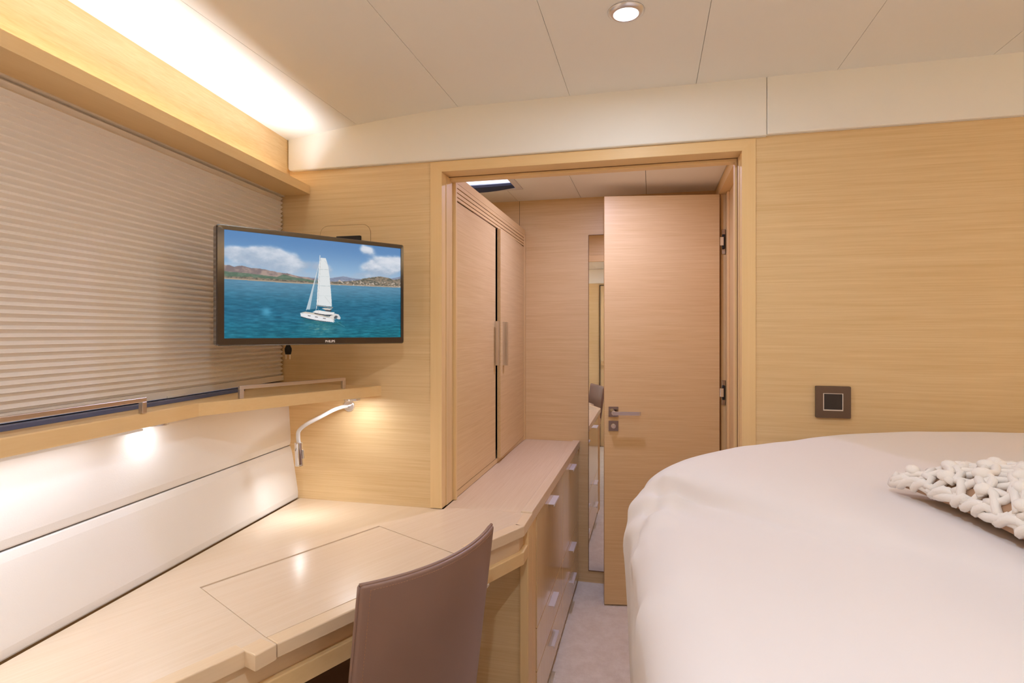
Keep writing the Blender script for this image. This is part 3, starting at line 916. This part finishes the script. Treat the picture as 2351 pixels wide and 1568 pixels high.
# sails and rig
poly(P7((545, 350), (505, 700), (490, 950), (485, 1150), (300, 1170), (420, 760), (500, 500)), c8(104, 140, 160), .55)
poly(P7((540, 340), (305, 1165), (370, 1165), (440, 780), (500, 520)), c8(190, 196, 200), .75)
seg7(545, 330, 302, 1180, 7, c8(196, 198, 200))
poly(P7((570, 220), (663, 226), (690, 310), (712, 400), (735, 600), (752, 800), (765, 1000), (768, 1110), (640, 1100), (520, 1085), (500, 1080), (505, 850), (530, 600), (545, 380)), c8(198, 202, 203))
for y, a in ((433, .8), (735, .9), (560, .3), (915, .3)):
    seg7(np.interp(y, (220, 1085), (565, 505)), y - 2, np.interp(y, (220, 400, 1110), (663, 712, 768)), y + 3, 6, c8(140, 158, 162), a)
seg7(640, 925, 765, 1090, 4, c8(150, 160, 160), .8)
seg7(640, 270, 700, 340, 5, c8(150, 165, 175), .8)
seg7(560, 175, 490, 1150, 11, c8(206, 206, 206))
seg7(572, 240, 515, 1075, 3, c8(120, 110, 108), .7)
seg7(490, 1092, 790, 1132, 14, c8(150, 138, 128))
seg7(520, 1075, 520, 1240, 4, c8(150, 150, 150), .8)
seg7(860, 1400, 1000, 1480, 8, c8(110, 170, 170), .5)
img = img.reshape(NY, SS, NX, SS, 3).mean((1, 3))
lin = np.where(img <= .04045, img / 12.92, ((np.clip(img, 0, 1) + .055) / 1.055) ** 2.4)
lin = np.clip(lin, 0, 1)
sx0, sx1, sz0, sz1 = -W2 + bL, W2 - bR, bB, H_ - bT
xs = np.linspace(sx0, sx1, NX + 1); zz = np.linspace(sz1, sz0, NY + 1)
VX, VZ = np.meshgrid(xs, zz)
verts = np.stack([VX.ravel(), np.full(VX.size, .0045), VZ.ravel()], 1)
ii = np.arange(NY)[:, None] * (NX + 1) + np.arange(NX)[None, :]
faces = np.stack([ii, ii + NX + 1, ii + NX + 2, ii + 1], -1).reshape(-1, 4)
me = bpy.data.meshes.new('screen')
me.vertices.add(len(verts)); me.vertices.foreach_set('co', verts.ravel().astype(np.float32))
me.loops.add(faces.size); me.loops.foreach_set('vertex_index', faces.ravel().astype(np.int32))
me.polygons.add(len(faces)); me.polygons.foreach_set('loop_start', np.arange(0, faces.size, 4, dtype=np.int32))
me.update(calc_edges=True)
ca = me.color_attributes.new('picture', 'FLOAT_COLOR', 'CORNER')
cc = np.concatenate([np.repeat(lin.reshape(-1, 3), 4, axis=0), np.ones((faces.size, 1))], 1)
ca.data.foreach_set('color', cc.ravel().astype(np.float32))
sm_ = bpy.data.materials.new('lit_screen'); sm_.use_nodes = True
nt = sm_.node_tree; b = nt.nodes['Principled BSDF']
b.inputs['Base Color'].default_value = (0.004, 0.004, 0.004, 1); b.inputs['Roughness'].default_value = .25
b.inputs['Specular IOR Level'].default_value = .25
vc = nt.nodes.new('ShaderNodeVertexColor'); vc.layer_name = 'picture'
nt.links.new(vc.outputs['Color'], b.inputs['Emission Color']); b.inputs['Emission Strength'].default_value = 1.0
me.materials.append(sm_)
scr = bpy.data.objects.new('screen', me); C.objects.link(scr); scr.parent = tv
tag(scr, 'picture of a white catamaran under sail off a hilly coast')
# maker's lettering on the bezel
fc = bpy.data.curves.new('lettering', 'FONT'); fc.body = 'PHILIPS'; fc.size = .0092; fc.align_x = 'CENTER'; fc.extrude = .0002; fc.offset = .00018
fo_ = bpy.data.objects.new('lettering', fc); C.objects.link(fo_)
bpy.context.view_layer.update()
fm = bpy.data.meshes.new_from_object(fo_.evaluated_get(bpy.context.evaluated_depsgraph_get()))
bpy.data.objects.remove(fo_, do_unlink=True)
lt = bpy.data.objects.new('lettering', fm); fm.materials.clear(); fm.materials.append(mat('silver_print', (0.8, 0.78, 0.76), .4))
C.objects.link(lt); lt.parent = tv; lt.location = (.028, -.0003, .0062); lt.rotation_euler = (math.radians(90), 0, 0)
tag(lt, 'small silver maker lettering')

# wall arm and access panel
wm = empty('wall_bracket', 'black swivel wall bracket between television and wall', 'bracket', (-1.01, YB - .0018, 1.60))
obj('wall_plate', B(-.045, .045, -.012, 0, -.10, .068, bev=.001), M['black'], wm)
armb = bmesh.new()
tube(armb, [(0, -.008, -.13), (.03, -.10, -.13), (.067, -.15, -.13)], .012, 10)
tube(armb, [(0, -.008, -.15), (0, -.008, .0)], .014, 10)
obj('arm', armb, M['black'], wm)
apn = obj('access_panel', round_rect_y(-1.124, -0.932, 1.45, 1.707, YB - .0018, YB, (.03, .03, .03, .03), bev=.0006), M['veneer_x'])
tag(apn, 'round-cornered veneered access panel on the wall behind the television', 'access panel')
gr = round_rect_y(-1.1252, -0.9308, 1.4488, 1.7082, YB - .0008, YB, (.0312, .0312, .0312, .0312), bev=0)
obj('joint_line', gr, M['groove'], apn)

# dangling plug
pg = empty('power_plug', 'black two-pin power plug hanging below the television', 'plug', (-1.190, 1.70, 1.262))
pb = bmesh.new()
pr = [(.0075, 0), (.0095, .012), (.0095, .020), (.005, .032), (.003, .040)]
lathe(pb, [(0, 0)] + [(r_, z_) for r_, z_ in pr] + [(0, .040)], 20)
bmesh.ops.scale(pb, vec=(1.35, .75, 1), verts=pb.verts)
obj('plug_body', pb, M['black'], pg, smooth=True)
for s in (-1, 1):
    obj('pin', cyl(bmesh.new(), (s * .0075, 0, -.008), .0018, .016, 'Z', 12), M['chrome'], pg)
obj('cable', tube(bmesh.new(), catmull([(0, 0, .038), (.004, 0, .055), (.03, -.01, .062), (.08, -.03, .060), (.15, -.07, .075), (.20, -.10, .10)], 6), .003, 8), M['black'], pg, smooth=True)

# ------------------------------------------------------------------ reading lamp
rl = empty('reading_lamp', 'white gooseneck reading lamp with chrome head on the wall below the shelf', 'lamp', (-1.011, YB, 1.083))
def LP(p): return (p[0] + 1.011, p[1] - YB, p[2] - 1.083)
obj('wall_rose', cyl(bmesh.new(), (0, -.0035, 0), .020, .007, 'Y', 40, bev=.0015), M['silver'], rl, smooth=False)
obj('stem', cyl(bmesh.new(), (0, -.015, 0), .0075, .018, 'Y', 20), M['chrome'], rl)
nk = catmull([LP(p) for p in ((-1.011, 1.768, 1.083), (-1.013, 1.74, 1.084), (-1.022, 1.70, 1.078), (-1.040, 1.655, 1.062), (-1.064, 1.615, 1.044), (-1.081, 1.600, 1.025), (-1.084, 1.600, 1.005), (-1.082, 1.600, .985))], 8)
obj('gooseneck', tube(bmesh.new(), nk, .0062, 14), M['white_rubber'], rl, smooth=True)
hd = bmesh.new()
lathe(hd, [(0, .074), (.0115, .074), (.0125, .072), (.0128, .004), (.0135, .002), (.0135, 0), (.0105, 0), (.0105, .004), (0, .004)], 32)
Mh = Matrix.Translation(LP((-1.0785, 1.600, .915))) @ Matrix.Rotation(math.radians(-3), 4, 'Y')
bmesh.ops.transform(hd, matrix=Mh, verts=hd.verts)
h1 = obj('lamp_head', hd, M['chrome'], rl, smooth=False)
sw = B(.013, .018, -.003, .003, .022, .050, bev=.0012); bmesh.ops.transform(sw, matrix=Mh, verts=sw.verts)
obj('switch', sw, M['chrome'], h1)
ln = cyl(bmesh.new(), (0, 0, .0045), .0104, .001, 'Z', 24); bmesh.ops.transform(ln, matrix=Mh, verts=ln.verts)
obj('lens', ln, M['lens'], h1)
area('reading_lamp_source', (-1.0785, 1.600, .9142), 0.018, P_LAMP, (0.95, 0.97, 1.0), spread=math.radians(150))

# ------------------------------------------------------------------ wall switch
ws = empty('wall_switch', 'square taupe wall switch with dark rocker on the wall above the bed', 'switch', (0.502, YB, 1.1395))
def swp():
    bm = bmesh.new()
    o4 = [(-.045, -.045), (.045, -.045), (.045, .045), (-.045, .045)]
    i4 = [(-.026, -.024), (.025, -.024), (.025, .025), (-.026, .025)]
    F = [bm.verts.new((x, -.010, z)) for x, z in o4]; K = [bm.verts.new((x, 0, z)) for x, z in o4]
    I = [bm.verts.new((x, -.010, z)) for x, z in i4]; J = [bm.verts.new((x, -.002, z)) for x, z in i4]
    for i in range(4):
        j = (i + 1) % 4
        bm.faces.new((F[i], F[j], I[j], I[i])); bm.faces.new((F[i], K[i], K[j], F[j])); bm.faces.new((I[i], I[j], J[j], J[i]))
    bm.faces.new(K); bmesh.ops.recalc_face_normals(bm, faces=bm.faces[:])
    es = [e for e in bm.edges if len(e.link_faces) == 2 and e.verts[0] in F and e.verts[1] in K or e.verts[0] in K and e.verts[1] in F]
    bmesh.ops.bevel(bm, geom=es, offset=.003, segments=3, profile=.5, affect='EDGES')
    return bm
obj('face_plate', swp(), M['taupe'], ws)
rg = bmesh.new()
for a in ((-.026, -.024, -.024, .025), (.0232, .025, -.024, .025), (-.024, .0232, .0235, .025), (-.024, .0232, -.024, -.021)):
    box(rg, a[0], a[1], -.0108, -.002, a[2], a[3])
obj('inner_ring', rg, M['ivory'], ws)
obj('rocker', B(-.0238, .0230, -.0095, -.002, -.0208, .0232, bev=.001), M['rocker'], ws)

# ------------------------------------------------------------------ downlights
def dl_mesh():
    return lathe(bmesh.new(), [(.0285, -.0075), (.030, -.0085), (.036, -.0075), (.0415, -.003), (.042, 0), (.0285, 0), (.0285, -.0075)], 48)
def lens_mesh():
    return lathe(bmesh.new(), [(0, -.0104), (.012, -.0100), (.022, -.0085), (.0285, -.0065), (.0285, -.001), (0, -.001)], 40)
first = None
dlabels = ['round chrome ceiling downlight, the one lit in view above the doorway', 'round chrome ceiling downlight above the near end of the bed', 'round chrome ceiling downlight above the far side of the bed', 'round chrome ceiling downlight over the rear right corner']
for (x, y), lab in zip(ROOM_DL, dlabels):
    t = empty('ceiling_downlight', lab, 'ceiling light', (x, y, CEIL), 'downlights in the cabin ceiling')
    if first is None:
        r_ = obj('trim_ring', dl_mesh(), M['silver'], t, smooth=True); l_ = obj('lens', lens_mesh(), M['lens'], t, smooth=True); first = (r_, l_)
    else:
        for s in first:
            c = s.copy(); C.objects.link(c); c.parent = t
for i, (x, y) in enumerate(CORR_DL[:1]):
    t = empty('ceiling_downlight', 'round chrome ceiling downlight in the corridor', 'ceiling light', (x, y, CEIL2))
    for s in first:
        c = s.copy(); C.objects.link(c); c.parent = t

# ------------------------------------------------------------------ bed
bed = empty('bed', 'built-in double bed with wooden base under the white duvet', 'bed', (1.2, .6, 0))
def inner(pts): return [(x - 1.2, y - .6) for x, y in pts]
fp = [(.06, YR + .01), (.03, .8), (.02, 1.14), (.09, 1.29), (.25, 1.45), (.48, 1.58), (.75, 1.66), (1.2, 1.70), (XR - .02, 1.72), (XR - .02, YR + .01)]
obj('bed_base', prism(bmesh.new(), inner([(x + .05, y - .02 if y > 1 else y) for x, y in fp[:-2]] + [(XR - .02, 1.70), (XR - .02, YR + .01)]), 0.0, .60), M['veneer_y'], bed)
obj('mattress', prism(bmesh.new(), inner(fp), .601, .93, bev=.03), M['mattress'], bed)

# duvet: lofted from the hem, over the rounded rim, to the middle
rim = catmull([(.020, YR + .01, .99), (.020, .1, .985), (.004, .5, .985), (-.018, .85, .985), (-.038, 1.10, .984), (-.047, 1.215, 1.006), (-.014, 1.295, 1.050), (.066, 1.392, 1.066), (.22, 1.535, 1.072), (.45, 1.655, 1.083), (.75, 1.725, 1.090), (1.2, 1.755, 1.094), (1.75, 1.762, 1.094), (XR - .015, 1.762, 1.094)], 9)
NS = 52
FOLDS = [(Vector((.045, 1.235, 1.022)), Vector((-.030, 1.085, .93)), .022, .008), (Vector((.0, .88, 1.0)), Vector((-.02, .86, .80)), .03, .007), (Vector((-.03, 1.06, .93)), Vector((-.03, 1.0, .72)), .022, .006), (Vector((-.02, 1.26, 1.0)), Vector((-.045, 1.20, .90)), .014, .006)]
bm = bmesh.new()
grid = []
for i, p in enumerate(rim):
    a = rim[max(i - 1, 0)]; b_ = rim[min(i + 1, len(rim) - 1)]
    t = Vector((b_.x - a.x, b_.y - a.y, 0)).normalized(); n_ = Vector((t.y, -t.x, 0))      # inward
    # spine target
    f_ = i / (len(rim) - 1)
    ctr = Vector((.95 + .55 * f_, -.45 + 1.35 * f_, 1.05))
    col = []
    for k in range(NS + 1):
        s = k / NS
        if s < .36:                               # skirt
            q_ = s / .36
            z = .40 + (p.z - .075 - .40) * q_
            pos = Vector((p.x, p.y, 0)) + n_ * (.020 * (1 - q_) ** 2 + .002)
            pos.z = z
            amp = .007
        elif s < .62:                             # rounded rim
            q_ = (s - .36) / .26 * math.pi / 2
            rr_ = .075
            pos = Vector((p.x, p.y, 0)) + n_ * (rr_ * 1.3 * (1 - math.cos(q_)) + .002)
            pos.z = p.z - rr_ + rr_ * math.sin(q_)
            amp = .004
        else:
            q_ = (s - .62) / .38
            st = Vector((p.x, p.y, 0)) + n_ * .0995
            w_ = q_ ** 1.3
            pos = st.lerp(Vector((ctr.x, ctr.y, 0)), w_)
            pos.z = p.z + (1.042 - p.z) * (1 - math.exp(-w_ * 3.4))
            amp = .0016
        nz = noise.noise(Vector((pos.x * 6, pos.y * 6, pos.z * 5))) * amp * 1.0 + noise.noise(Vector((pos.x * 17, pos.y * 17, pos.z * 6))) * amp * .5
        # creases radiating from the foot corner
        if s < .75:
            ang = i / len(rim)
            cf = math.exp(-((ang - .36) / .06) ** 2) * math.exp(-((s - .5) / .16) ** 2)
            nz += cf * .008 * math.sin(i * .9 + s * 22)
        # folds running down from the foot corner
        for (fa, fb, fw, fd) in FOLDS:
            ab = fb - fa; tt = (pos - fa).dot(ab) / ab.length_squared
            if -.3 < tt < 1.3:
                tc_ = min(max(tt, 0), 1); rel = pos - (fa + ab * tc_); dd_ = rel.length
                if dd_ < fw * 4:
                    side = 1 if rel.dot(Vector((.3, .95, .1))) > 0 else -1
                    nz += fd * (math.exp(-((dd_ * side + fw * .6) / fw) ** 2) - 1.2 * math.exp(-((dd_ * side - fw * .5) / (fw * .7)) ** 2))
        pos += (-n_ if s < .5 else Vector((0, 0, 1))) * nz
        pos.y = min(pos.y, YB - .004)
        pos.x = min(pos.x, XR - .004)
        col.append(bm.verts.new(pos))
    grid.append(col)
for a, b_ in zip(grid, grid[1:]):
    for k in range(NS):
        bm.faces.new((a[k], b_[k], b_[k + 1], a[k + 1]))
# close the middle and the near end
last = [c[-1] for c in grid]
bmesh.ops.contextual_create(bm, geom=last + [e for e in bm.edges if e.verts[0] in last and e.verts[1] in last])
bmesh.ops.recalc_face_normals(bm, faces=bm.faces[:])
dv = obj('duvet', bm, M['duvet'], smooth=True)
sb = dv.modifiers.new('sub', 'SUBSURF'); sb.levels = 1; sb.render_levels = 1
so = dv.modifiers.new('thick', 'SOLIDIFY'); so.thickness = .004; so.offset = -1
tag(dv, 'plain off-white duvet draped over the whole bed', 'duvet')

# ------------------------------------------------------------------ macrame cushion
cu = empty('macrame_cushion', 'ivory macrame cushion lying on the duvet at the right edge', 'cushion', (.676, .940, 1.0525), rz=math.radians(9))
cu.rotation_euler = (math.radians(2.6), math.radians(-.8), math.radians(9))
CS, CT = .235, .050
def csurf(u, v, top=True, inf=0.0):
    """u,v in -1..1, puffed square with drawn-in sides and pointed corners"""
    pinch = 1 - .15 * (1 - abs(v) ** 2.2) * abs(u) ** 3
    pinch2 = 1 - .15 * (1 - abs(u) ** 2.2) * abs(v) ** 3
    x = u * CS * pinch; y = v * CS * pinch2
    h = max(0, (1 - u ** 4)) ** .55 * max(0, (1 - v ** 4)) ** .55
    z = (CT * h + inf) if top else (-CT * .12 * h)
    return Vector((x, y, z + .014))
bm = bmesh.new()
N = 28
for top in (True, False):
    g = [[bm.verts.new(csurf(-1 + 2 * i / N, -1 + 2 * j / N, top)) for j in range(N + 1)] for i in range(N + 1)]
    for i in range(N):
        for j in range(N):
            bm.faces.new((g[i][j], g[i + 1][j], g[i + 1][j + 1], g[i][j + 1]))
bmesh.ops.remove_doubles(bm, verts=bm.verts, dist=.0004)
bmesh.ops.recalc_face_normals(bm, faces=bm.faces[:])
obj('cushion_body', bm, M['cushion'], cu, smooth=True)
bm = bmesh.new()
K = 7
def cordpath(f, n, wob, ph, r, lift=.006):
    pts = []
    for k in range(n + 1):
        t = k / n
        u, v = f(t)
        u += wob * math.sin(ph + t * 40); v += wob * math.cos(ph * 1.7 + t * 37)
        u = max(-.995, min(.995, u)); v = max(-.995, min(.995, v))
        pts.append(csurf(u, v, True, lift + .003 * math.sin(ph * 2 + t * 60)))
    tube(bm, pts, r, 7)
for s in range(-K, K + 1):
    c = s / K * 1.85
    lo, hi = max(-1, c - 1), min(1, c + 1)
    if hi - lo < .15: continue
    n = max(6, int((hi - lo) * 26))
    for dlt in (-.045, .045):
        cordpath(lambda t: (lo + (hi - lo) * t + dlt, c - (lo + (hi - lo) * t) + dlt), n, .018, s + dlt * 9, .0062)
        cordpath(lambda t: (lo + (hi - lo) * t + dlt, -(c - (lo + (hi - lo) * t)) - dlt), n, .018, s * 1.3 + 2 + dlt * 9, .0062, .011)
for i in range(-6, 7):
    for j in range(-6, 7):
        if (i + j) % 2: continue
        u, v = i / 6.6, j / 6.6
        p = csurf(u, v, True, .014)
        r_ = bmesh.ops.create_icosphere(bm, subdivisions=2, radius=.0125)
        bmesh.ops.scale(bm, vec=(1.15, .9, .75), verts=r_['verts'])
        bmesh.ops.rotate(bm, matrix=Matrix.Rotation(i * 1.3 + j, 3, 'Z'), verts=r_['verts'])
        bmesh.ops.translate(bm, vec=p, verts=r_['verts'])
# rim: loops of cord wound round the border
for side in range(4):
    for lay in (0, 1, 2):
        pts = []
        for k in range(61):
            t = -1 + 2 * k / 60
            u, v = [(t, -1), (1, t), (-t, 1), (-1, -t)][side]
            p = csurf(u * .985, v * .985, True, 0)
            a = k * (.8, 1.25, .55)[lay] + side + lay
            p += Vector((0, 0, (.002, .002, -.001)[lay] + (.008, .008, .004)[lay] * math.sin(a))) + Vector(((v != t) * .0, 0, 0))
            out = Vector((u, v, 0)).normalized() * (.005 * math.cos(a))
            pts.append(p + out)
        tube(bm, pts, .0068, 7)
o = obj('macrame_net', bm, M['cord'], cu, smooth=True)
tag(o, 'knotted ivory cotton cord net')

# ------------------------------------------------------------------ desk chair
cl_, cr_ = Vector((-.511, .951)), Vector((-.365, 1.328))
rd = (cr_ - cl_); CW = rd.length; rd.normalize(); nb = Vector((rd.y, -rd.x))
cc_ = (cl_ + cr_) / 2
ch = empty('desk_chair', 'dark brown leather chair with stitched curved back pushed in at the desk', 'chair', (cc_.x, cc_.y, 0), rz=math.atan2(rd.y, rd.x))
# local: +x along the width, -y = away from the desk (outer side of the backrest)
HT = .872
def back_pt(s, z, d=0.0):
    """s -1..1 across, z height, d depth towards the desk"""
    w_ = CW / 2 * (1 - .00 * (HT - z))
    bow = .040 * (1 - abs(s) ** 2.0)
    yb = -bow + (HT - z) * .135
    dip = -.006 * (1 - s * s) * max(0, (z - HT + .15) / .15)
    return Vector((s * w_, yb + d, z + dip))
bm = bmesh.new()
NU, NV = 24, 20
fr_, bk_ = [], []
for i in range(NU + 1):
    s = -1 + 2 * i / NU
    fr_.append([bm.verts.new(back_pt(s, .44 + (HT - .44) * j / NV, 0)) for j in range(NV + 1)])
    bk_.append([bm.verts.new(back_pt(s, .44 + (HT - .44) * j / NV, .018)) for j in range(NV + 1)])
for i in range(NU):
    for j in range(NV):
        bm.faces.new((fr_[i][j], fr_[i + 1][j], fr_[i + 1][j + 1], fr_[i][j + 1]))
        bm.faces.new((bk_[i][j], bk_[i][j + 1], bk_[i + 1][j + 1], bk_[i + 1][j]))
    bm.faces.new((fr_[i][NV], fr_[i + 1][NV], bk_[i + 1][NV], bk_[i][NV]))
    bm.faces.new((fr_[i][0], bk_[i][0], bk_[i + 1][0], fr_[i + 1][0]))
for j in range(NV):
    bm.faces.new((fr_[0][j], fr_[0][j + 1], bk_[0][j + 1], bk_[0][j]))
    bm.faces.new((fr_[NU][j], bk_[NU][j], bk_[NU][j + 1], fr_[NU][j + 1]))
bmesh.ops.recalc_face_normals(bm, faces=bm.faces[:])
rim_e = [e for e in bm.edges if e.calc_face_angle(0) > 1.0]
bmesh.ops.bevel(bm, geom=rim_e, offset=.005, segments=3, profile=.5, affect='EDGES')
bk = obj('backrest', bm, M['leather'], ch, smooth=True)
# raised seam along the top and the sides
bm = bmesh.new()
tube(bm, [back_pt(-1 + 2 * k / 40, HT + .0005, .009) for k in range(41)], .0036, 8)
for s in (-1, 1):
    tube(bm, [back_pt(s * 1.002, .46 + (HT - .462) * k / 20, .009) for k in range(21)], .0030, 8)
obj('welt', bm, M['leather'], bk, smooth=True)
bm = bmesh.new()
for k in range(58):
    z = .47 + k * .0068
    a = back_pt(-.925, z, -.0004); b_ = back_pt(-.925, z + .0042, -.0004)
    tube(bm, [a, b_], .0007, 5)
for k in range(64):
    s = -.93 + k * .0292
    a = back_pt(s, HT - .010, -.0004); b_ = back_pt(s + .018, HT - .010, -.0004)
    tube(bm, [a, b_], .0005, 5)
st = obj('stitching', bm, M['thread'], bk); st['kind'] = 'stuff'
seat = obj('seat', B(-CW / 2 - .005, CW / 2 + .005, .060, .455, .425, .462, bev=.010), M['leather'], ch)
for sx in (-1, 1):
    for y in (.075, .435):
        lg = bmesh.new()
        x = sx * (CW / 2 - .018)
        prof = [(x - .014, y - .014), (x + .014, y - .014), (x + .014, y + .014), (x - .014, y + .014)]
        prism(lg, prof, 0, .4245)
        for v in lg.verts:
            if v.co.z < .01: v.co.x = x + (v.co.x - x) * .8 + sx * .006; v.co.y = y + (v.co.y - y) * .8
        obj('leg', lg, M['leather'], ch)
